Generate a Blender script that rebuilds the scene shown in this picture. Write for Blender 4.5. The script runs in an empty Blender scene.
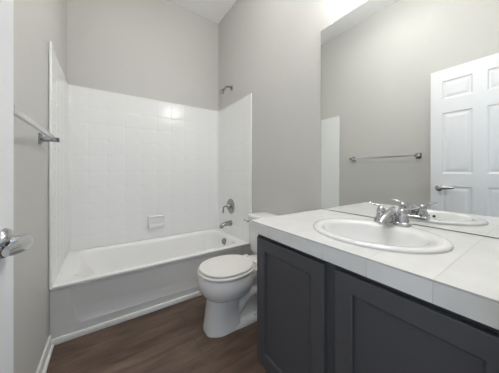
import bpy, bmesh, math, random
from mathutils import Vector, Matrix

random.seed(4)
PI = math.pi
SC = bpy.context.scene
COL = SC.collection

# ------------------------------------------------------------------ camera, world, exposure
W, D, ZC = 1.524, 2.541, 3.046          # room width, depth, ceiling height
NEAR = 0.02                             # room face of the doorway wall
CZ = 0.8315                             # worktop height
F_PX, CY = 211.8, 172.67
cam = bpy.data.cameras.new('camera')
cam.sensor_fit = 'HORIZONTAL'
cam.sensor_width = 36.0
cam.lens = 36.0 * F_PX / 499.0
cam.shift_y = -(186.5 - CY) / 499.0
cam.clip_start = 0.01
co = bpy.data.objects.new('camera', cam)
COL.objects.link(co)
co.location = (0.2878, 0.0, 1.0826)
co.rotation_euler = (PI / 2, 0, -math.radians(34.2858))
SC.camera = co

world = bpy.data.worlds.new('world')
SC.world = world
world.use_nodes = True
bg = world.node_tree.nodes['Background']
bg.inputs['Color'].default_value = (0.74, 0.86, 1.0, 1)
bg.inputs['Strength'].default_value = 0.95
LAMP, FILL_DOME = 100.0, 12.0                 # emission of the vanity globes and of the added ceiling fill dome
SC.view_settings.view_transform = 'Standard'
SC.view_settings.look = 'None'
SC.view_settings.exposure = 0.44
SC.view_settings.gamma = 1.0
SC.view_settings.use_curve_mapping = False
SC.cycles.max_bounces = 16
SC.cycles.diffuse_bounces = 10
SC.cycles.glossy_bounces = 6


# ------------------------------------------------------------------ materials
def srgb(r, g, b):
    f = lambda c: (c / 255 / 12.92) if c / 255 <= 0.04045 else ((c / 255 + 0.055) / 1.055) ** 2.4
    return (f(r), f(g), f(b), 1)


def mat(name, col, rough=0.5, metal=0.0, bump=None, coat=0.0, spec=0.5):
    m = bpy.data.materials.new(name)
    m.use_nodes = True
    nt = m.node_tree
    b = nt.nodes['Principled BSDF']
    b.inputs['Base Color'].default_value = col
    b.inputs['Roughness'].default_value = rough
    b.inputs['Metallic'].default_value = metal
    b.inputs['Coat Weight'].default_value = coat
    b.inputs['Coat Roughness'].default_value = 0.06
    b.inputs['Specular IOR Level'].default_value = spec
    if bump:
        sc, st, dist = bump
        tc = nt.nodes.new('ShaderNodeTexCoord')
        nz = nt.nodes.new('ShaderNodeTexNoise')
        nz.inputs['Scale'].default_value = sc
        nz.inputs['Detail'].default_value = 4
        bp = nt.nodes.new('ShaderNodeBump')
        bp.inputs['Strength'].default_value = st
        bp.inputs['Distance'].default_value = dist
        nt.links.new(tc.outputs['Object'], nz.inputs['Vector'])
        nt.links.new(nz.outputs['Fac'], bp.inputs['Height'])
        nt.links.new(bp.outputs['Normal'], b.inputs['Normal'])
    return m


M_WALL = mat('wall_paint', srgb(200, 199, 195), 0.55, bump=(55, 0.34, 0.004))
M_CEIL = mat('ceiling_paint', srgb(242, 242, 242), 0.8, bump=(70, 0.35, 0.003))
M_TRIM = mat('white_trim', srgb(232, 232, 229), 0.35)
M_DOOR = mat('white_door_paint', srgb(232, 233, 235), 0.4)
M_ACRYL = mat('white_surround', srgb(237, 238, 237), 0.2, spec=0.4)
M_TUB = mat('white_tub_enamel', srgb(240, 240, 239), 0.18, coat=0.3)
M_PORC = mat('white_porcelain', srgb(232, 232, 231), 0.10, coat=0.4)
M_SEAT = mat('white_plastic', srgb(228, 226, 221), 0.28)
M_CHROME = mat('chrome', (0.52, 0.52, 0.53, 1), 0.06, 1.0)
M_NICKEL = mat('brushed_chrome', (0.36, 0.36, 0.36, 1), 0.14, 1.0)
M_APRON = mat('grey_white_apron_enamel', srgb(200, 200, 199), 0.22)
M_BAR = mat('bright_towel_bar', (0.66, 0.66, 0.66, 1), 0.2, 1.0)
M_GROUT = mat('grey_grout', srgb(150, 150, 150), 0.8)
M_CAB = mat('charcoal_cabinet_paint', srgb(76, 76, 79), 0.40, bump=(120, 0.08, 0.001))
M_DARK = mat('dark_recess', (0.012, 0.012, 0.013, 1), 0.7)
M_MIRROR = mat('mirror_silver', (0.90, 0.92, 0.91, 1), 0.0, 1.0)
M_EDGE = mat('mirror_edge', (0.10, 0.12, 0.12, 1), 0.3)
M_CLIP = mat('clear_clip', (0.80, 0.81, 0.80, 1), 0.15)
M_BULB = mat('lit_globe', (0.9, 0.9, 0.9, 1))
M_FILL_DOME = mat('fill_light_dome', (0.9, 0.9, 0.9, 1))
for _m, _s in ((M_BULB, LAMP), (M_FILL_DOME, FILL_DOME)):
    _b = _m.node_tree.nodes['Principled BSDF']
    _b.inputs['Emission Color'].default_value = (1.0, 0.978, 0.965, 1)
    _b.inputs['Emission Strength'].default_value = _s


def floor_material():
    m = mat('wood_plank_floor', srgb(92, 74, 62), 0.42)
    nt = m.node_tree
    b = nt.nodes['Principled BSDF']
    N, L = nt.nodes.new, nt.links.new
    tc = N('ShaderNodeTexCoord')
    br = N('ShaderNodeTexBrick')                      # planks running across the room
    br.offset = 0.37
    br.inputs['Scale'].default_value = 1.0
    br.inputs['Brick Width'].default_value = 1.22
    br.inputs['Row Height'].default_value = 0.15
    br.inputs['Mortar Size'].default_value = 0.0012
    br.inputs['Mortar Smooth'].default_value = 0.2
    br.inputs['Bias'].default_value = 0.0
    br.inputs['Color1'].default_value = (0.0, 0.0, 0.0, 1)
    br.inputs['Color2'].default_value = (1.0, 1.0, 1.0, 1)
    br.inputs['Mortar'].default_value = (0.3, 0.3, 0.3, 1)
    L(tc.outputs['Object'], br.inputs['Vector'])
    mp = N('ShaderNodeMapping')
    mp.inputs['Scale'].default_value = (2.4, 15, 1)
    L(tc.outputs['Object'], mp.inputs['Vector'])
    off = N('ShaderNodeVectorMath')
    off.operation = 'ADD'
    sc = N('ShaderNodeVectorMath')
    sc.operation = 'SCALE'
    sc.inputs['Scale'].default_value = 13.0
    L(br.outputs['Color'], sc.inputs[0])
    L(mp.outputs['Vector'], off.inputs[0])
    L(sc.outputs['Vector'], off.inputs[1])
    g = N('ShaderNodeTexNoise')
    g.inputs['Scale'].default_value = 1.0
    g.inputs['Detail'].default_value = 6
    g.inputs['Roughness'].default_value = 0.62
    g.inputs['Distortion'].default_value = 1.1
    L(off.outputs['Vector'], g.inputs['Vector'])
    mp2 = N('ShaderNodeMapping')
    mp2.inputs['Scale'].default_value = (2.0, 6.5, 1)
    L(tc.outputs['Object'], mp2.inputs['Vector'])
    g2 = N('ShaderNodeTexNoise')
    g2.inputs['Scale'].default_value = 1.3
    g2.inputs['Detail'].default_value = 3
    g2.inputs['Distortion'].default_value = 0.95
    L(mp2.outputs['Vector'], g2.inputs['Vector'])
    add = N('ShaderNodeMath')
    add.operation = 'ADD'
    L(g.outputs['Fac'], add.inputs[0])
    L(g2.outputs['Fac'], add.inputs[1])
    half = N('ShaderNodeMath')
    half.operation = 'MULTIPLY'
    half.inputs[1].default_value = 0.5
    L(add.outputs[0], half.inputs[0])
    ramp = N('ShaderNodeValToRGB')
    e = ramp.color_ramp.elements
    e[0].position, e[0].color = 0.30, srgb(64, 49, 40)
    e[1].position, e[1].color = 0.68, srgb(126, 105, 90)
    k = ramp.color_ramp.elements.new(0.48)
    k.color = srgb(98, 79, 66)
    L(half.outputs[0], ramp.inputs['Fac'])
    tint = N('ShaderNodeMix')
    tint.data_type = 'RGBA'
    tint.blend_type = 'MULTIPLY'
    tint.inputs['Factor'].default_value = 1.0
    tr = N('ShaderNodeValToRGB')
    tr.color_ramp.elements[0].color = (0.86, 0.86, 0.86, 1)
    tr.color_ramp.elements[1].color = (1.1, 1.08, 1.06, 1)
    L(br.outputs['Color'], tr.inputs['Fac'])
    L(ramp.outputs['Color'], tint.inputs['A'])
    L(tr.outputs['Color'], tint.inputs['B'])
    seam = N('ShaderNodeMix')
    seam.data_type = 'RGBA'
    seam.inputs['B'].default_value = srgb(48, 37, 30)
    L(br.outputs['Fac'], seam.inputs['Factor'])
    L(tint.outputs['Result'], seam.inputs['A'])
    L(seam.outputs['Result'], b.inputs['Base Color'])
    bp = N('ShaderNodeBump')
    bp.inputs['Strength'].default_value = 0.15
    bp.inputs['Distance'].default_value = 0.002
    L(g.outputs['Fac'], bp.inputs['Height'])
    L(bp.outputs['Normal'], b.inputs['Normal'])
    return m


def counter_material():
    m = mat('white_counter_tile', srgb(228, 228, 226), 0.22)
    nt = m.node_tree
    b = nt.nodes['Principled BSDF']
    N, L = nt.nodes.new, nt.links.new
    tc = N('ShaderNodeTexCoord')
    mp = N('ShaderNodeMapping')
    mp.inputs['Location'].default_value = (-0.905, -0.93 + 0.1525 * 8, 0)
    L(tc.outputs['Object'], mp.inputs['Vector'])
    br = N('ShaderNodeTexBrick')
    br.offset = 0.0
    br.inputs['Scale'].default_value = 1.0
    br.inputs['Brick Width'].default_value = 0.1525 * 4
    br.inputs['Row Height'].default_value = 0.1525
    br.inputs['Mortar Size'].default_value = 0.0016
    br.inputs['Mortar Smooth'].default_value = 0.3
    br.inputs['Color1'].default_value = srgb(229, 229, 227)
    br.inputs['Color2'].default_value = srgb(224, 224, 222)
    br.inputs['Mortar'].default_value = srgb(216, 215, 212)
    L(mp.outputs['Vector'], br.inputs['Vector'])
    nz = N('ShaderNodeTexNoise')                      # faint cloudy glaze
    nz.inputs['Scale'].default_value = 9
    nz.inputs['Detail'].default_value = 5
    L(tc.outputs['Object'], nz.inputs['Vector'])
    rp = N('ShaderNodeValToRGB')
    rp.color_ramp.elements[0].position = 0.35
    rp.color_ramp.elements[0].color = (0.94, 0.94, 0.93, 1)
    rp.color_ramp.elements[1].position = 0.62
    rp.color_ramp.elements[1].color = (1, 1, 1, 1)
    L(nz.outputs['Fac'], rp.inputs['Fac'])
    mx = N('ShaderNodeMix')
    mx.data_type = 'RGBA'
    mx.blend_type = 'MULTIPLY'
    mx.inputs['Factor'].default_value = 1
    L(br.outputs['Color'], mx.inputs['A'])
    L(rp.outputs['Color'], mx.inputs['B'])
    L(mx.outputs['Result'], b.inputs['Base Color'])
    bp = N('ShaderNodeBump')
    bp.invert = True
    bp.inputs['Strength'].default_value = 0.4
    bp.inputs['Distance'].default_value = 0.001
    L(br.outputs['Fac'], bp.inputs['Height'])
    L(bp.outputs['Normal'], b.inputs['Normal'])
    return m


M_FLOOR = floor_material()
M_COUNTER = counter_material()


# ------------------------------------------------------------------ mesh helpers
def obj(name, bm, m, parent=None, smooth=True, angle=40, fix=True):
    if fix:
        bmesh.ops.remove_doubles(bm, verts=bm.verts, dist=1e-6)
        bmesh.ops.recalc_face_normals(bm, faces=bm.faces)
    me = bpy.data.meshes.new(name)
    bm.to_mesh(me)
    bm.free()
    for mm in (m if isinstance(m, (list, tuple)) else [m]):
        me.materials.append(mm)
    if smooth:
        for p in me.polygons:
            p.use_smooth = True
        me.set_sharp_from_angle(angle=math.radians(angle))
    o = bpy.data.objects.new(name, me)
    COL.objects.link(o)
    if parent:
        o.parent = parent
        o.matrix_parent_inverse = Matrix.Translation(-parent.location)
    return o


def tag(o, label, cat, group=None):
    o['label'] = label
    o['category'] = cat
    if group:
        o['group'] = group
    return o


def thing(name, label, cat, loc):
    o = bpy.data.objects.new(name, None)
    COL.objects.link(o)
    o.location = loc
    return tag(o, label, cat)


def struct(name, bm, m, smooth=True, **k):
    o = obj(name, bm, m, smooth=smooth, **k)
    o['kind'] = 'structure'
    return o


def box(bm, x0, x1, y0, y1, z0, z1, bev=0.0, seg=2):
    t = bmesh.new()
    v = [t.verts.new((x, y, z)) for x in (x0, x1) for y in (y0, y1) for z in (z0, z1)]
    for f in ((0, 1, 3, 2), (4, 6, 7, 5), (0, 4, 5, 1), (2, 3, 7, 6), (0, 2, 6, 4), (1, 5, 7, 3)):
        t.faces.new([v[i] for i in f])
    bmesh.ops.recalc_face_normals(t, faces=t.faces)
    if bev:
        bmesh.ops.bevel(t, geom=list(t.edges), offset=bev, segments=seg, affect='EDGES', profile=0.5)
    merge(bm, t)


def merge(bm, t, mx=None):
    if mx is not None:
        bmesh.ops.transform(t, matrix=mx, verts=t.verts)
    mp = {}
    for v in t.verts:
        mp[v] = bm.verts.new(v.co)
    for f in t.faces:
        try:
            nf = bm.faces.new([mp[v] for v in f.verts])
            nf.material_index = f.material_index
        except ValueError:
            pass
    t.free()


def loft(bm, rings, cap0=True, cap1=True, closed=True):
    """join equal-length rings of points with quads"""
    t = bmesh.new()
    vs = [[t.verts.new(p) for p in r] for r in rings]
    n = len(vs[0])
    for a, b in zip(vs, vs[1:]):
        for i in range(n if closed else n - 1):
            j = (i + 1) % n
            t.faces.new((a[i], a[j], b[j], b[i]))
    if cap0:
        t.faces.new(vs[0])
    if cap1:
        t.faces.new(vs[-1])
    bmesh.ops.recalc_face_normals(t, faces=t.faces)
    merge(bm, t)


def tube(bm, pts, rad, n=14, cap=True, flat=None):
    """sweep a circle (or an ellipse) along a path; rad may be one value or one per point"""
    pts = [Vector(p) for p in pts]
    rr = rad if isinstance(rad, (list, tuple)) else [rad] * len(pts)
    rings = []
    up = Vector((0, 0, 1))
    for i, p in enumerate(pts):
        d = (pts[min(i + 1, len(pts) - 1)] - pts[max(i - 1, 0)]).normalized()
        if abs(d.dot(up)) > 0.98:
            s = Vector((0, 1, 0)).cross(d).normalized()
        else:
            s = up.cross(d).normalized()
        u = d.cross(s).normalized()
        r = rr[i]
        ra, rb = (r if isinstance(r, tuple) else (r, r))
        rings.append([p + s * ra * math.cos(2 * PI * k / n) + u * rb * math.sin(2 * PI * k / n) for k in range(n)])
    loft(bm, rings, cap, cap)


def smooth_path(pts, n=8):
    """Catmull-Rom through the points"""
    P = [Vector(p) for p in pts]
    P = [P[0] * 2 - P[1]] + P + [P[-1] * 2 - P[-2]]
    out = []
    for i in range(1, len(P) - 2):
        for k in range(n):
            t = k / n
            a, b, c, d = P[i - 1:i + 3]
            out.append(0.5 * ((2 * b) + (c - a) * t + (2 * a - 5 * b + 4 * c - d) * t * t + (3 * b - a - 3 * c + d) * t ** 3))
    out.append(P[-2])
    return out


def lathe(bm, prof, axis, org, n=32, sx=1.0, sy=1.0):
    """revolve (radius, height) about an axis vector from org"""
    ax = Vector(axis).normalized()
    q = Vector((0, 0, 1)).rotation_difference(ax)
    rings = []
    for r, h in prof:
        r = max(r, 1e-4)
        rings.append([Vector(org) + q @ Vector((r * sx * math.cos(2 * PI * k / n), r * sy * math.sin(2 * PI * k / n), h)) for k in range(n)])
    loft(bm, rings)


def rrect(x0, x1, y0, y1, r, z, n=6):
    """rounded rectangle ring"""
    out = []
    for cx, cy, a0 in ((x1 - r, y1 - r, 0), (x0 + r, y1 - r, PI / 2), (x0 + r, y0 + r, PI), (x1 - r, y0 + r, 1.5 * PI)):
        for k in range(n + 1):
            a = a0 + PI / 2 * k / n
            out.append((cx + r * math.cos(a), cy + r * math.sin(a), z))
    return out


def sup(cx, cy, a, b, z, e=2.0, n=48, af=None):
    """superellipse ring; af = half-length towards -x when it differs"""
    out = []
    for k in range(n):
        t = 2 * PI * k / n
        c, s = math.cos(t), math.sin(t)
        x = math.copysign(abs(c) ** (2 / e), c)
        y = math.copysign(abs(s) ** (2 / e), s)
        out.append((cx + (af if (af and x < 0) else a) * x, cy + b * y, z))
    return out


# ------------------------------------------------------------------ room shell
T = 0.10
b = bmesh.new(); box(b, -T, W + T, -1.3, D + T, -0.1, 0.0); struct('floor', b, M_FLOOR, False)
b = bmesh.new(); box(b, -T, W + T, NEAR - 0.12, D + T, ZC, ZC + 0.1); struct('ceiling', b, M_CEIL, False)
b = bmesh.new(); box(b, -T, 0, NEAR - 0.12, D + T, 0.0, ZC); struct('wall_left', b, M_WALL, False)
b = bmesh.new(); box(b, W, W + T, NEAR - 0.12, D + T, 0.0, ZC); struct('wall_right', b, M_WALL, False)
b = bmesh.new(); box(b, 0, W, D, D + T, 0.0, ZC); struct('wall_back', b, M_WALL, False)
DX0, DX1, DZ = 0.060, 0.775, 2.075      # the doorway the photo is taken from
b = bmesh.new()
box(b, 0, DX0, NEAR - 0.12, NEAR, 0, ZC)
box(b, DX1, W, NEAR - 0.12, NEAR, 0, ZC)
box(b, DX0, DX1, NEAR - 0.12, NEAR, DZ, ZC)
struct('wall_front', b, M_WALL, False)

TUBF = 1.795
b = bmesh.new()                          # baseboard with a shoe strip
box(b, 0, 0.012, 0.86, TUBF - 0.016, 0, 0.078, 0.004)
box(b, 0, 0.026, 0.86, TUBF - 0.016, 0, 0.018, 0.006)
struct('baseboard_left', b, M_TRIM)
b = bmesh.new()
box(b, W - 0.012, W, 0.90, TUBF - 0.016, 0, 0.078, 0.004)
struct('baseboard_right', b, M_TRIM)
b = bmesh.new()                          # strip along the foot of the tub
box(b, 0, W, TUBF - 0.014, TUBF + 0.002, 0, 0.040, 0.005)
struct('trim_1', b, M_TRIM)


# ------------------------------------------------------------------ the open six-panel door
def door_face(bm, x, sgn, y0, y1, z0, z1, cells):
    """flat face at x with sunk, raised-field panels in the given cells"""
    ys = sorted({y0, y1} | {c[0] for c in cells} | {c[1] for c in cells})
    zs = sorted({z0, z1} | {c[2] for c in cells} | {c[3] for c in cells})
    t = bmesh.new()
    for a, c in zip(ys, ys[1:]):
        for d, e in zip(zs, zs[1:]):
            hit = any(q[0] - 1e-6 <= a and c <= q[1] + 1e-6 and q[2] - 1e-6 <= d and e <= q[3] + 1e-6 for q in cells)
            if not hit:
                t.faces.new([t.verts.new((x, p, q)) for p, q in ((a, d), (c, d), (c, e), (a, e))])
    for (a, c, d, e) in cells:
        loops = []
        for ins, dep in ((0, 0), (0.008, 0.009), (0.020, 0.010), (0.044, 0.002), (0.046, 0.002)):
            loops.append([t.verts.new((x - sgn * dep, p, q)) for p, q in
                          ((a + ins, d + ins), (c - ins, d + ins), (c - ins, e - ins), (a + ins, e - ins))])
        for l0, l1 in zip(loops, loops[1:]):
            for i in range(4):
                j = (i + 1) % 4
                t.faces.new((l0[i], l0[j], l1[j], l1[i]))
        t.faces.new(loops[-1])
    merge(bm, t)


DY0, DY1, DF = 0.055, 0.716, 0.112       # hinge side, free edge, room-side face
DB = DF - 0.035
cells = []
for (a, c) in ((DY1 - 0.287, DY1 - 0.087), (DY0 + 0.087, DY0 + 0.287)):
    for (d, e) in ((1.775, 1.945), (1.075, 1.645), (0.24, 0.957)):
        cells.append((a, c, d, e))
b = bmesh.new()
door_face(b, DF, 1, DY0, DY1, 0.012, 2.055, cells)
door_face(b, DB, -1, DY0, DY1, 0.012, 2.055, cells)
t = bmesh.new()
for p in (((DY0, 0.012), (DY0, 2.055)), ((DY0, 2.055), (DY1, 2.055)), ((DY1, 2.055), (DY1, 0.012)), ((DY1, 0.012), (DY0, 0.012))):
    (ya, za), (yb, zb) = p
    t.faces.new([t.verts.new(q) for q in ((DF, ya, za), (DF, yb, zb), (DB, yb, zb), (DB, ya, za))])
merge(b, t)
door = struct('door_1', b, M_DOOR, True, angle=20)
HY, HZ = 0.652, 0.936
for side in (1, -1):
    x0 = DF if side == 1 else DB
    b = bmesh.new()
    lathe(b, [(0, 0), (0.030, 0), (0.031, 0.003), (0.029, 0.008), (0.024, 0.012), (0.014, 0.014), (0.0125, 0.020), (0.0125, 0.030 if side == 1 else 0.022), (0, 0.030 if side == 1 else 0.022)], (side, 0, 0), (x0, HY, HZ))
    k = 1 if side == 1 else 0.55
    pth = smooth_path([(x0 + side * 0.024 * k, HY + 0.006, HZ), (x0 + side * 0.035 * k, HY - 0.006, HZ), (x0 + side * 0.0385 * k, HY - 0.030, HZ + 0.002),
                       (x0 + side * 0.0385 * k, HY - 0.070, HZ + 0.006), (x0 + side * 0.034 * k, HY - 0.112, HZ + 0.009)], 6)
    n = len(pth)
    tube(b, pth, [(0.0095 + 0.002 * math.sin(PI * min(1, i / n * 1.2)) - 0.005 * (i / n) ** 4, 0.0115 + 0.005 * math.sin(PI * i / n) - 0.005 * (i / n) ** 4) for i in range(n)], 16)
    obj('door_handle', b, M_CHROME, door)['label'] = 'chrome lever handle'
b = bmesh.new()
box(b, DB + 0.005, DF - 0.005, DY1 - 0.001, DY1 + 0.0012, HZ - 0.03, HZ + 0.03)
obj('latch_plate', b, M_NICKEL, door)
for hz in (0.25, 1.05, 1.85):
    b = bmesh.new()
    tube(b, [(DF + 0.004, DY0 - 0.004, hz - 0.045), (DF + 0.004, DY0 - 0.004, hz + 0.045)], 0.006, 10)
    obj('hinge', b, M_NICKEL, door)

# ------------------------------------------------------------------ bathtub
RIM = 0.361
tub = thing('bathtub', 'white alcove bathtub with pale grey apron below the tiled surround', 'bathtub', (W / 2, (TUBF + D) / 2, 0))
b = bmesh.new()
ty0, ty1 = TUBF + 0.004, D - 0.002
e0 = 0.002
N6 = 8
rings = [rrect(e0, W - e0, ty0, ty1, 0.003, RIM - 0.03, N6), rrect(e0, W - e0, ty0, ty1, 0.003, RIM - 0.008, N6), rrect(e0 + .004, W - e0 - .004, ty0 + .004, ty1 - .004, 0.004, RIM - 0.001, N6),
         rrect(e0 + .010, W - e0 - .010, ty0 + .010, ty1 - .010, 0.006, RIM, N6),
         rrect(0.075, W - 0.066, ty0 + 0.062, ty1 - 0.040, 0.13, RIM, N6),
         rrect(0.088, W - 0.076, ty0 + 0.072, ty1 - 0.049, 0.13, RIM - 0.003, N6),
         rrect(0.101, W - 0.085, ty0 + 0.081, ty1 - 0.057, 0.13, RIM - 0.010, N6),
         rrect(0.115, W - 0.092, ty0 + 0.089, ty1 - 0.064, 0.13, RIM - 0.024, N6),
         rrect(0.130, W - 0.097, ty0 + 0.095, ty1 - 0.069, 0.13, RIM - 0.045, N6),
         rrect(0.185, W - 0.110, ty0 + 0.108, ty1 - 0.080, 0.14, RIM - 0.13, N6),
         rrect(0.260, W - 0.130, ty0 + 0.125, ty1 - 0.095, 0.14, 0.095, N6),
         rrect(0.300, W - 0.150, ty0 + 0.150, ty1 - 0.115, 0.12, 0.060, N6),
         rrect(0.350, W - 0.200, ty0 + 0.200, ty1 - 0.160, 0.08, 0.046, N6)]
loft(b, rings, cap0=False)
obj('basin', b, M_TUB, tub)
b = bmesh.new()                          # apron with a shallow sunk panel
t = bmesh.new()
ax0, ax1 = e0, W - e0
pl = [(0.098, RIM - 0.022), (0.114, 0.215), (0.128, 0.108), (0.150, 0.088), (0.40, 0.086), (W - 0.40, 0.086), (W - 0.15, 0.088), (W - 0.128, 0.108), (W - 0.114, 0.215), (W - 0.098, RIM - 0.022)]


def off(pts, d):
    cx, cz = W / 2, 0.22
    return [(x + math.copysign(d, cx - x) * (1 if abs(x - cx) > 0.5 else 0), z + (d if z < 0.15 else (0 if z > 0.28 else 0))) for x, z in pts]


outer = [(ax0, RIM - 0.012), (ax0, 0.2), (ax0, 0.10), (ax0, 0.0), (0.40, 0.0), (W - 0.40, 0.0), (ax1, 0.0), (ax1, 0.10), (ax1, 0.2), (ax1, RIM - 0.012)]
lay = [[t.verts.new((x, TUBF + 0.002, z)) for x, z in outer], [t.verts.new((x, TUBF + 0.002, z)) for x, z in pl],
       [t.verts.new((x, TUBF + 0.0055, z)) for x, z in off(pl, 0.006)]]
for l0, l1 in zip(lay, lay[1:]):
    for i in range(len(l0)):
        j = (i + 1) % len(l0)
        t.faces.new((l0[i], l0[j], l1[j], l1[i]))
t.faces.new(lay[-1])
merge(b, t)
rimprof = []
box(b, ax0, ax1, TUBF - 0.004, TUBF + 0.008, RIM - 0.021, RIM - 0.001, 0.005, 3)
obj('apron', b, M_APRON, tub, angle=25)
b = bmesh.new()                          # overflow plate on the tap end of the basin
lathe(b, [(0, -0.02), (0.038, -0.02), (0.038, 0.004), (0.032, 0.010), (0.012, 0.013), (0, 0.013)], (-1, -0.5, 0.12), (1.420, 2.170, 0.292), 28, 1.0, 1.0)
lathe(b, [(0, 0), (0.009, 0), (0.009, 0.016), (0, 0.018)], (-1, -0.5, 0.12), (1.420, 2.170, 0.275), 14)
obj('overflow_plate', b, M_NICKEL, tub)
b = bmesh.new()
lathe(b, [(0, 0), (0.034, 0), (0.032, 0.004), (0.014, 0.005), (0.012, 0.014), (0, 0.016)], (0, 0, 1), (1.26, 2.17, 0.046), 24)
obj('drain', b, M_CHROME, tub)

# ------------------------------------------------------------------ tiled surround
ST = 1.890                               # top of the surround
SF = 1.762                               # its front edges
PT = 0.1524


def tiled(bm, fr, s0, s1, z0, z1, sj, zj, g=0.0042, dep=0.0010):
    """pillowed tiles between joint lines; fr(s, z, d) maps to 3D"""
    ss = [s0] + [s for s in sj if s0 + 0.01 < s < s1 - 0.01] + [s1]
    zz = [z0] + [z for z in zj if z0 + 0.01 < z < z1 - 0.01] + [z1]
    t = bmesh.new()
    for a, c in zip(ss, ss[1:]):
        for d, e in zip(zz, zz[1:]):
            loops = []
            for ins, h in ((0, -dep), (g * 0.45, -dep * 0.75), (g, -dep * 0.15), (g * 2.2, 0.0), (0.028, 0.00008), (0.055, 0.00014)):
                loops.append([t.verts.new(fr(p, q, h)) for p, q in ((a + min(ins, (c - a) * .45), d + min(ins, (e - d) * .45)), (c - min(ins, (c - a) * .45), d + min(ins, (e - d) * .45)), (c - min(ins, (c - a) * .45), e - min(ins, (e - d) * .45)), (a + min(ins, (c - a) * .45), e - min(ins, (e - d) * .45)))])
            for l0, l1 in zip(loops, loops[1:]):
                for i in range(4):
                    j = (i + 1) % 4
                    t.faces.new((l0[i], l0[j], l1[j], l1[i]))
            t.faces.new(loops[-1])
    nrm = (Vector(fr(s0, z0, 1e-2)) - Vector(fr(s0, z0, 0.0))).normalized()
    bmesh.ops.recalc_face_normals(t, faces=t.faces)
    t.normal_update()
    for f in t.faces:
        if f.normal.dot(nrm) < 0:
            f.normal_flip()
    merge(bm, t)


zj = sorted(1.700 - PT * k for k in range(9))
xj = [PT * k for k in range(1, 10)]
yj = sorted(D - PT * k for k in range(1, 6))
TH = 0.012
sur = thing('tub_surround', 'glossy white tile-look tub surround wrapping three alcove walls', 'tub surround', (W / 2, D, RIM))
b = bmesh.new()
tiled(b, lambda s, z, h: (s, D - TH - h, z), 0.03, W - 0.03, RIM + 0.001, ST - 0.008, xj, zj)
box(b, 0.002, W - 0.002, D - TH + 0.003, D - 0.0005, RIM + 0.0015, ST - 0.004)
tube(b, [(0.004, D - TH * 0.6, ST - 0.006), (W - 0.004, D - TH * 0.6, ST - 0.006)], 0.0068, 10)
obj('back_panel', b, M_ACRYL, sur, angle=50, fix=False)
for side in (0, 1):
    b = bmesh.new()
    X = (lambda d: d) if side == 0 else (lambda d: W - d)
    tiled(b, lambda s, z, h: (X(TH + h), s, z), SF + 0.012, D - 0.03, RIM + 0.001, ST - 0.008, yj, zj)
    xa, xb = sorted((X(0.002), X(TH - 0.003)))
    box(b, xa, xb, SF + 0.004, D - 0.0125, RIM + 0.0015, ST - 0.004)
    tube(b, [(X(TH * 0.76), SF + 0.006, ST - 0.006), (X(TH * 0.76), D - 0.004, ST - 0.006)], 0.0068, 10)
    tube(b, [(X(TH * 0.78), SF + 0.007, RIM + 0.004), (X(TH * 0.78), SF + 0.007, ST - 0.005)], 0.0072, 12)
    obj('side_panel', b, M_ACRYL, sur, angle=50, fix=False)
    b = bmesh.new()                      # coved corner strip
    R = 0.036
    prof = [(X(TH + R * (1 - math.cos(a)) - 0.001), D - TH - R * (1 - math.sin(a)) + 0.001) for a in [PI / 2 * k / 8 for k in range(9)]]
    loft(b, [[(x, y, z) for x, y in prof] for z in (RIM + 0.0015, ST - 0.004)], False, False, closed=False)
    obj('corner_strip', b, M_ACRYL, sur)

# soap dish on the back panel
b = bmesh.new()
yb = D - TH
sx0, sx1, sz0, sz1 = 0.670, 0.838, 0.476, 0.612
box(b, sx0, sx1, yb - 0.044, yb + 0.0008, sz0, sz1, 0.006, 3)
box(b, sx0 + 0.002, sx1 - 0.002, yb - 0.060, yb - 0.004, sz0 + 0.004, sz0 + 0.022, 0.008, 3)
box(b, sx0 + 0.002, sx1 - 0.002, yb - 0.064, yb - 0.052, sz0 + 0.006, sz0 + 0.045, 0.006, 3)
for q in (sx0 + 0.002, sx1 - 0.014):
    box(b, q, q + 0.012, yb - 0.058, yb - 0.004, sz0 + 0.006, sz0 + 0.050, 0.005, 3)
    box(b, q, q + 0.012, yb - 0.030, yb - 0.004, sz0 + 0.010, sz1 - 0.004, 0.005, 3)
box(b, sx0 + 0.002, sx1 - 0.002, yb - 0.052, yb - 0.004, sz1 - 0.018, sz1 - 0.001, 0.006, 3)
tag(obj('soap_dish', b, M_PORC), 'small white soap dish mounted on the back tiles above the tub', 'soap dish')

# ------------------------------------------------------------------ shower fittings on the right wall
SY = 2.185
XS = W - TH
sh = thing('overhead_shower', 'chrome shower arm and head high on wall above the surround', 'shower', (W, SY, 2.09))
b = bmesh.new()
lathe(b, [(0, 0), (0.030, 0), (0.029, 0.004), (0.018, 0.010), (0.011, 0.012), (0, 0.012)], (-1, 0, 0), (W, SY, 2.082), 24)
obj('flange', b, M_NICKEL, sh)
b = bmesh.new()
tube(b, smooth_path([(W - 0.004, SY, 2.082), (W - 0.040, SY, 2.089), (W - 0.076, SY, 2.076), (W - 0.104, SY, 2.044)], 6), 0.0115, 12)
obj('arm', b, M_NICKEL, sh)
b = bmesh.new()
ax = Vector((-0.62, 0, -0.78))
lathe(b, [(0, 0), (0.013, 0), (0.015, 0.012), (0.012, 0.020), (0.016, 0.026), (0.027, 0.042), (0.030, 0.050), (0.028, 0.055), (0, 0.055)], ax, (W - 0.099, SY, 2.050), 24)
obj('spray_head', b, M_NICKEL, sh)

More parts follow.
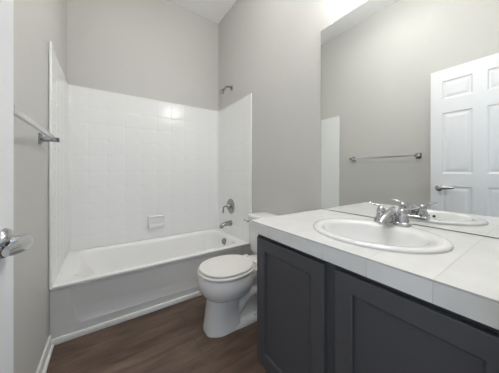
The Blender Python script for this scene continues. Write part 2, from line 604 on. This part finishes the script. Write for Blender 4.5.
vl = thing('shower_valve', 'round chrome shower valve with bent lever above the tub spout', 'shower valve', (XS, SY, 0.687))
b = bmesh.new()
lathe(b, [(0, 0), (0.088, 0), (0.089, 0.004), (0.082, 0.009), (0.050, 0.014), (0.034, 0.018), (0.032, 0.018), (0, 0.018)], (-1, 0, 0), (XS, SY, 0.687), 40)
obj('escutcheon', b, M_NICKEL, vl)
b = bmesh.new()
lathe(b, [(0, 0.012), (0.030, 0.014), (0.026, 0.040), (0.017, 0.050), (0.014, 0.058), (0, 0.060)], (-1, 0, 0), (XS, SY, 0.690), 24)
tube(b, smooth_path([(XS - 0.050, SY, 0.690), (XS - 0.080, SY, 0.692), (XS - 0.096, SY, 0.682), (XS - 0.101, SY, 0.655), (XS - 0.101, SY, 0.618)], 6), [0.0085] * 20 + [0.010] * 5, 12)
obj('lever', b, M_NICKEL, vl)

b = bmesh.new()
lathe(b, [(0, 0), (0.034, 0), (0.034, 0.012), (0.030, 0.016), (0, 0.016)], (-1, 0, 0), (XS, SY, 0.490), 24)
pth = smooth_path([(XS - 0.010, SY, 0.490), (XS - 0.050, SY, 0.490), (XS - 0.090, SY, 0.484), (XS - 0.122, SY, 0.472), (XS - 0.136, SY, 0.458)], 5)
n = len(pth)
tube(b, pth, [(0.027 - 0.008 * i / n, 0.029 - 0.012 * i / n) for i in range(n)], 18)
lathe(b, [(0, 0), (0.018, 0), (0.019, 0.024), (0, 0.024)], (0, 0, -1), (XS - 0.120, SY, 0.470), 18)
tag(obj('tub_spout', b, M_NICKEL), 'chrome tub spout below the shower valve', 'tub spout')

# ------------------------------------------------------------------ towel bar on the left wall
TZ, TX = 1.262, 0.068
tb = thing('towel_bar', 'long chrome towel bar on the grey left wall beside the door', 'towel bar', (0, 1.2, TZ))
b = bmesh.new()
box(b, TX - 0.006, TX + 0.006, 0.815, 1.585, TZ - 0.009, TZ + 0.009, 0.0015)
obj('bar', b, M_BAR, tb)
for y in (0.845, 1.555):
    b = bmesh.new()
    loft(b, [[(x, yy, zz) for yy, zz, _ in rrect(y - hy, y + hy, TZ - hz, TZ + hz, 0.004, 0)] for x, hy, hz in
          ((0.0, 0.024, 0.030), (0.006, 0.024, 0.030), (0.011, 0.019, 0.024), (0.020, 0.012, 0.014), (0.058, 0.010, 0.0115), (TX + 0.010, 0.012, 0.013), (TX + 0.012, 0.010, 0.011))])
    obj('post', b, M_NICKEL, tb)

# ------------------------------------------------------------------ toilet
TY = 1.355
TZL = 0.720
to = thing('toilet', 'white two-piece toilet with closed round lid between tub and vanity', 'toilet', (1.15, TY, 0))
b = bmesh.new()
rings = []
for z, xf, xb, hw, e in ((0.205, 0.905, 1.16, 0.080, 2.4), (0.220, 0.876, 1.18, 0.110, 2.4), (0.240, 0.848, 1.19, 0.140, 2.3), (0.265, 0.824, 1.20, 0.163, 2.2), (0.295, 0.810, 1.215, 0.175, 2.15),
                         (0.325, 0.805, 1.225, 0.179, 2.1), (0.352, 0.806, 1.228, 0.177, 2.1), (0.372, 0.809, 1.23, 0.173, 2.1), (0.380, 0.811, 1.23, 0.172, 2.1), (0.385, 0.816, 1.225, 0.167, 2.1)):
    cx = 1.005
    rings.append(sup(cx, TY, xb - cx, hw, z, e, 56, af=cx - xf))
loft(b, rings)
# pedestal column with flat cheeks
rings = []
for z, xf, xb, hw in ((0.0, 0.846, 1.072, 0.101), (0.012, 0.846, 1.072, 0.101), (0.03, 0.850, 1.070, 0.098), (0.10, 0.860, 1.066, 0.095), (0.18, 0.870, 1.062, 0.092), (0.27, 0.874, 1.07, 0.097)):
    half = [(xf, 0.30), (xf + 0.004, 0.48), (xf + 0.014, 0.62), (xf + 0.050, 0.86), (xf + 0.068, 0.95), (xf + 0.090, 1.0), (xb - 0.006, 1.0), (xb, 0.94)]
    rings.append([(x, TY - hw * w, z) for x, w in half] + [(x, TY + hw * w, z) for x, w in reversed(half)])
loft(b, rings)
# low foot running back to the wall, and the trapway behind the column
rings = []
for z, hw, xb in ((0.0, 0.108, 1.40), (0.014, 0.108, 1.40), (0.030, 0.100, 1.392), (0.040, 0.080, 1.37)):
    rings.append(sup(1.15, TY, xb - 1.15, hw, z, 3.2, 56, af=0.20))
loft(b, rings)
rings = []
for z, hw, xb in ((0.03, 0.062, 1.35), (0.10, 0.066, 1.36), (0.18, 0.060, 1.38), (0.25, 0.075, 1.42), (0.32, 0.110, 1.46), (0.372, 0.125, 1.475), (0.384, 0.122, 1.47)):
    rings.append(sup(1.18, TY, xb - 1.18, hw, z, 2.8, 56, af=0.18))
loft(b, rings)
tube(b, smooth_path([(1.06, TY - 0.055, 0.10), (1.13, TY - 0.066, 0.185), (1.21, TY - 0.066, 0.205), (1.27, TY - 0.060, 0.15), (1.29, TY - 0.056, 0.06)], 6), 0.036, 14)
tube(b, smooth_path([(1.06, TY + 0.055, 0.10), (1.13, TY + 0.066, 0.185), (1.21, TY + 0.066, 0.205), (1.27, TY + 0.060, 0.15), (1.29, TY + 0.056, 0.06)], 6), 0.036, 14)
obj('bowl', b, M_PORC, to, angle=60)
for s in (-1, 1):
    b = bmesh.new()
    lathe(b, [(0, 0), (0.014, 0), (0.014, 0.008), (0.009, 0.018), (0, 0.020)], (0, 0, 1), (1.20, TY + s * 0.084, 0.036), 16)
    obj('bolt_cap', b, M_SEAT, to)


def egg(z, d, xb=1.222):
    return sup(1.005, TY, xb - d - 1.005, 0.178 - d, z, 2.15, 56, af=0.197 - d)


b = bmesh.new()
loft(b, [egg(0.3855, 0.006), egg(0.388, 0.001), egg(0.399, 0.0), egg(0.404, 0.003), egg(0.406, 0.010)])
obj('seat', b, M_SEAT, to, angle=60)
b = bmesh.new()
loft(b, [egg(0.4060, 0.030), egg(0.4117, 0.028), egg(0.4119, 0.012), egg(0.4135, 0.010), egg(0.419, 0.010), egg(0.4235, 0.013), egg(0.4255, 0.024), egg(0.4275, 0.06), egg(0.429, 0.12)])
obj('lid', b, M_SEAT, to, angle=50)
for s in (-1, 1):
    b = bmesh.new()
    box(b, 1.205, 1.245, TY + s * 0.072 - 0.016, TY + s * 0.072 + 0.016, 0.384, 0.420, 0.006, 3)
    obj('hinge', b, M_SEAT, to)
b = bmesh.new()                          # tank
rings = []
for z, x0, hw in ((0.384, 1.375, 0.150), (0.392, 1.352, 0.168), (0.41, 1.342, 0.178), (0.46, 1.336, 0.197), (0.55, 1.333, 0.204), (0.690, 1.330, 0.209)):
    rings.append(rrect(x0, W - 0.013, TY - hw, TY + hw, 0.030, z))
loft(b, rings)
obj('tank', b, M_PORC, to)
b = bmesh.new()
loft(b, [rrect(1.325 + d, W - 0.008 - d * 0.3, TY - 0.216 + d, TY + 0.216 - d, 0.032, z) for z, d in
         ((0.6905, 0.004), (0.694, 0.0), (0.710, 0.0), (0.717, 0.004), (0.7195, 0.012), (0.720, 0.03))])
obj('tank_lid', b, M_PORC, to)
b = bmesh.new()
fx = 1.3305
lathe(b, [(0, 0), (0.016, 0), (0.016, 0.005), (0.009, 0.008), (0.009, 0.024), (0, 0.025)], (-1, 0, 0), (fx, TY + 0.168, 0.660), 18)
tube(b, smooth_path([(fx - 0.020, TY + 0.160, 0.660), (fx - 0.026, TY + 0.180, 0.661), (fx - 0.030, TY + 0.200, 0.664), (fx - 0.030, TY + 0.222, 0.667)], 5), [(0.005, 0.007)] * 15 + [(0.006, 0.009)], 10)
obj('flush_lever', b, M_CHROME, to)['label'] = 'chrome flush lever'

# ------------------------------------------------------------------ vanity cabinet
VX = 0.945                               # face frame
vy0, vy1 = NEAR + 0.002, 0.884
VT = CZ - 0.055 - 0.0015
van = thing('vanity_cabinet', 'charcoal shaker vanity cabinet under the white tiled worktop', 'vanity cabinet', (1.2, 0.45, 0))
b = bmesh.new()
box(b, VX, W - 0.002, vy1 - 0.016, vy1, 0.105, VT)             # end panels, floor, back, face frame; open on top
box(b, VX, W - 0.002, vy0, vy0 + 0.016, 0.105, VT)
box(b, VX, W - 0.0125, vy0 + 0.0165, vy1 - 0.0165, 0.105, 0.121)
box(b, W - 0.012, W - 0.002, vy0 + 0.0165, vy1 - 0.0165, 0.105, VT)
box(b, VX + 0.0006, VX + 0.0175, vy0 + 0.001, vy1 - 0.001, 0.122, 0.150)
box(b, VX + 0.0006, VX + 0.0175, vy0 + 0.001, vy1 - 0.001, 0.735, VT - 0.0006)
for q, w in ((vy0 + 0.0165, 0.03), (0.424, 0.05), (vy1 - 0.0465, 0.03)):
    box(b, VX, VX + 0.018, q, q + w, 0.1215, VT)
box(b, VX + 0.07, W - 0.002, vy0, vy1, 0.0, 0.1045)
obj('body', b, M_CAB, van, smooth=False)


def shaker(y0, y1, z0, z1):
    xf, xbk, r = 0.926, VX - 0.0008, 0.056
    b = bmesh.new()
    t = bmesh.new()
    loops = []
    for ins, x in ((0.0, xbk), (0.0, xf + 0.002), (0.002, xf), (r, xf), (r + 0.004, xf + 0.003), (r + 0.0045, xf + 0.0145)):
        loops.append([t.verts.new((x, p, q)) for p, q in ((y0 + ins, z0 + ins), (y1 - ins, z0 + ins), (y1 - ins, z1 - ins), (y0 + ins, z1 - ins))])
    for l0, l1 in zip(loops, loops[1:]):
        for i in range(4):
            j = (i + 1) % 4
            t.faces.new((l0[i], l0[j], l1[j], l1[i]))
    t.faces.new(loops[0])
    merge(b, t)
    d = obj('door', b, M_CAB, van, smooth=False)
    b = bmesh.new()
    box(b, xf + 0.0135, xf + 0.0165, y0 + r + 0.001, y1 - r - 0.001, z0 + r + 0.001, z1 - r - 0.001)
    p = obj('panel', b, M_CAB, None, smooth=False)
    p.parent = d
    p.matrix_parent_inverse = d.matrix_world.inverted()


shaker(0.470, 0.870, 0.142, 0.757)
shaker(0.028, 0.428, 0.142, 0.757)

# worktop with an oval cut-out
SXC, SYC, SA, SB = 1.212, 0.445, 0.213, 0.248
b = bmesh.new()
t = bmesh.new()
x0, x1, y0, y1 = 0.920, W - 0.002, NEAR + 0.002, 0.930
angs = sorted([2 * PI * k / 96 for k in range(96)] + [math.atan2(yy - SYC, xx - SXC) % (2 * PI) for xx in (x0, x1) for yy in (y0, y1)])
ZB = CZ - 0.0548
BV = 0.004
lay = {k: [] for k in ('hb', 'ht', 'ot', 'os', 'ob')}
for a in angs:
    c, s = math.cos(a), math.sin(a)
    k = min(((x1 - SXC) / c if c > 0 else (x0 - SXC) / c) if abs(c) > 1e-9 else 9, ((y1 - SYC) / s if s > 0 else (y0 - SYC) / s) if abs(s) > 1e-9 else 9)
    px, py = SXC + c * k, SYC + s * k
    ih = 1 / math.sqrt((c / (SA - 0.02)) ** 2 + (s / (SB - 0.02)) ** 2)
    hx, hy = SXC + c * ih, SYC + s * ih
    cl = lambda v, lo, hi: max(lo, min(hi, v))
    lay['hb'].append((hx, hy, ZB)); lay['ht'].append((hx, hy, CZ))
    lay['ot'].append((cl(px, x0 + BV, x1), cl(py, y0, y1 - BV), CZ))
    lay['os'].append((px, py, CZ - BV)); lay['ob'].append((px, py, ZB))
seq = [[t.verts.new(p) for p in lay[k]] for k in ('ht', 'ot', 'os', 'ob', 'hb')]
seq.append(seq[0])
for l0, l1 in zip(seq, seq[1:]):
    for i in range(len(l0)):
        j = (i + 1) % len(l0)
        t.faces.new((l0[i], l0[j], l1[j], l1[i]))
merge(b, t)
ct = obj('countertop', b, [M_COUNTER, M_GROUT], smooth=False)
for p in ct.data.polygons:
    if p.center.x < 0.9235 and p.center.z > CZ - BV + 1e-4:
        p.material_index = 1
tag(ct, 'white tiled worktop with oval cut-out on the charcoal vanity', 'countertop')

# ------------------------------------------------------------------ sink
sk = thing('sink', 'white oval drop-in sink set into the tiled worktop', 'sink', (SXC, SYC, CZ))
b = bmesh.new()
BX = SXC - 0.022                         # bowl sits forward of the tap deck
rings = [sup(SXC, SYC, SA - 0.028, SB - 0.028, CZ - 0.05), sup(SXC, SYC, SA - 0.025, SB - 0.025, CZ + 0.0006),
         sup(SXC, SYC, SA, SB, CZ + 0.0006), sup(SXC, SYC, SA + 0.001, SB + 0.001, CZ + 0.005), sup(SXC, SYC, SA - 0.003, SB - 0.003, CZ + 0.0095), sup(SXC, SYC, SA - 0.011, SB - 0.011, CZ + 0.0125),
         sup(SXC - 0.003, SYC, SA - 0.022, SB - 0.022, CZ + 0.0130), sup(BX + 0.004, SYC, SA - 0.046, SB - 0.046, CZ + 0.011),
         sup(BX, SYC, SA - 0.058, SB - 0.056, CZ + 0.007), sup(BX, SYC, SA - 0.064, SB - 0.061, CZ - 0.005),
         sup(BX, SYC, SA - 0.074, SB - 0.072, CZ - 0.04), sup(BX + 0.003, SYC, SA - 0.092, SB - 0.098, CZ - 0.085),
         sup(BX + 0.006, SYC, SA - 0.125, SB - 0.140, CZ - 0.118), sup(BX + 0.008, SYC, 0.055, 0.06, CZ - 0.132), sup(BX + 0.008, SYC, 0.022, 0.022, CZ - 0.136)]
loft(b, rings, cap0=False)
obj('basin', b, M_PORC, sk, angle=75)
b = bmesh.new()
lathe(b, [(0, 0.0), (0.023, 0), (0.023, 0.003), (0.017, 0.004), (0.015, 0.001), (0.013, 0.006), (0, 0.008)], (0, 0, 1), (BX + 0.008, SYC, CZ - 0.136), 24)
obj('drain', b, M_CHROME, sk)
for s in (-1, 1):
    b = bmesh.new()
    lathe(b, [(0, -0.003), (0.0075, -0.003), (0.0075, 0.003), (0, 0.003)], (0.95, 0, 0.25), (BX - (SA - 0.070), SYC + 0.014 + s * 0.014, CZ - 0.022), 16)
    obj('overflow_hole', b, M_DARK, sk)['label'] = 'dark overflow hole'

# ------------------------------------------------------------------ faucet
FX, FZ = SXC + SA - 0.029, CZ + 0.0130
fa = thing('faucet', 'chrome two-handle faucet with wedge spout behind the oval sink', 'faucet', (FX, SYC, FZ))
FY = SYC - 0.001
b = bmesh.new()                          # long base plate
rings = []
for z, d in ((FZ - 0.0015, 0.0), (FZ + 0.010, 0.0), (FZ + 0.016, 0.004), (FZ + 0.019, 0.010)):
    rings.append([(FX + x, FY + y, z) for x, y, _ in rrect(-0.026 + d, 0.026 - d, -0.073 + d, 0.073 - d, 0.012, 0)])
loft(b, rings)
obj('base', b, M_CHROME, fa)
b = bmesh.new()                          # wedge-shaped spout reaching over the bowl
rings = []
for x, hw, zt, zb in ((0.022, 0.022, 0.066, 0.016), (0.006, 0.027, 0.076, 0.013), (-0.025, 0.027, 0.068, 0.013), (-0.065, 0.024, 0.052, 0.016), (-0.104, 0.019, 0.036, 0.016), (-0.118, 0.014, 0.028, 0.016)):
    rings.append([(FX + x, FY + hw * w, FZ + zb + (zt - zb) * h) for w, h in ((-1, 0), (-1, 0.35), (-0.72, 0.75), (-0.25, 1.0), (0.25, 1.0), (0.72, 0.75), (1, 0.35), (1, 0))])
loft(b, rings)
lathe(b, [(0, 0), (0.011, 0), (0.011, 0.012), (0, 0.012)], (0, 0, -1), (FX - 0.100, FY, FZ + 0.022), 16)
obj('spout', b, M_CHROME, fa, angle=55)
b = bmesh.new()
lathe(b, [(0, 0), (0.003, 0), (0.003, 0.045), (0.0065, 0.050), (0.0065, 0.060), (0, 0.063)], (0, 0, 1), (FX + 0.022, FY, FZ + 0.017), 12)
obj('lift_rod', b, M_CHROME, fa)
for s in (1, -1):
    b = bmesh.new()
    hy = FY + s * 0.044
    lathe(b, [(0, 0), (0.025, 0), (0.024, 0.010), (0.019, 0.026), (0.017, 0.030), (0.0185, 0.033), (0.019, 0.042), (0.015, 0.052), (0.008, 0.058), (0, 0.060)], (0, 0, 1), (FX, hy, FZ + 0.016), 26)
    pth = smooth_path([(FX, hy, FZ + 0.066), (FX, hy + s * 0.018, FZ + 0.078), (FX, hy + s * 0.038, FZ + 0.082), (FX, hy + s * 0.056, FZ + 0.088)], 5)
    n = len(pth)
    tube(b, pth, [(0.0085 - 0.0035 * math.sin(PI * i / n), 0.0065 - 0.0025 * i / n) for i in range(n)], 12)
    obj('handle', b, M_CHROME, fa)

# ------------------------------------------------------------------ mirror
MT, ML = 2.062, 0.931
mi = thing('mirror', 'large frameless wall mirror standing on the back of the worktop', 'mirror', (W, 0.47, CZ))
b = bmesh.new()
box(b, W - 0.0055, W - 0.0002, NEAR + 0.006, ML, CZ + 0.0015, MT, 0.0022, 1)
g = obj('mirror_glass', b, [M_MIRROR, M_EDGE], mi, smooth=False)
for p in g.data.polygons:
    p.material_index = 0 if p.normal.x < -0.9 else 1
for y in (0.845, 0.10):
    b = bmesh.new()
    box(b, W - 0.009, W - 0.0001, y - 0.009, y + 0.009, MT - 0.007, MT + 0.009, 0.002)
    obj('clip', b, M_CLIP, mi)

# ------------------------------------------------------------------ light over the mirror
lt = thing('vanity_light', 'chrome vanity light bar with frosted globes above the mirror', 'light', (W, 0.5, 2.26))
b = bmesh.new()
box(b, W - 0.030, W - 0.0005, 0.23, 0.71, 2.285, 2.375, 0.006)
obj('back_plate', b, M_CHROME, lt)
for y in (0.32, 0.47, 0.62):
    b = bmesh.new()
    lathe(b, [(0, 0), (0.026, 0), (0.024, 0.008), (0.018, 0.014), (0, 0.014)], (-1, 0, 0), (W - 0.030, y, 2.330), 20)
    s_ = obj('socket', b, M_CHROME, lt)
    b = bmesh.new()
    lathe(b, [(0.037 * math.sin(PI * k / 14), -0.037 * math.cos(PI * k / 14)) for k in range(15)], (-1, 0, 0), (W - 0.082, y, 2.330), 24)
    obj('globe', b, M_BULB, lt)

# unseen semi-flush fill light, added to even out the room's brightness
cl = thing('added_fill_light', 'added out-of-view ceiling fill light with frosted dome over the room', 'light', (0.76, 1.02, ZC))
b = bmesh.new()
lathe(b, [(0, 0.0005), (0.075, 0.0005), (0.073, 0.016), (0.022, 0.026), (0.009, 0.030), (0.009, 0.122), (0, 0.122)], (0, 0, -1), (0.76, 1.02, ZC), 32)
obj('canopy', b, M_CHROME, cl)
b = bmesh.new()
lathe(b, [(0, 0.120), (0.150, 0.121), (0.185, 0.126), (0.192, 0.136), (0.180, 0.160), (0.145, 0.185), (0.100, 0.203), (0.050, 0.212), (0, 0.215)], (0, 0, -1), (0.76, 1.02, ZC), 40)
obj('dome', b, M_FILL_DOME, cl)
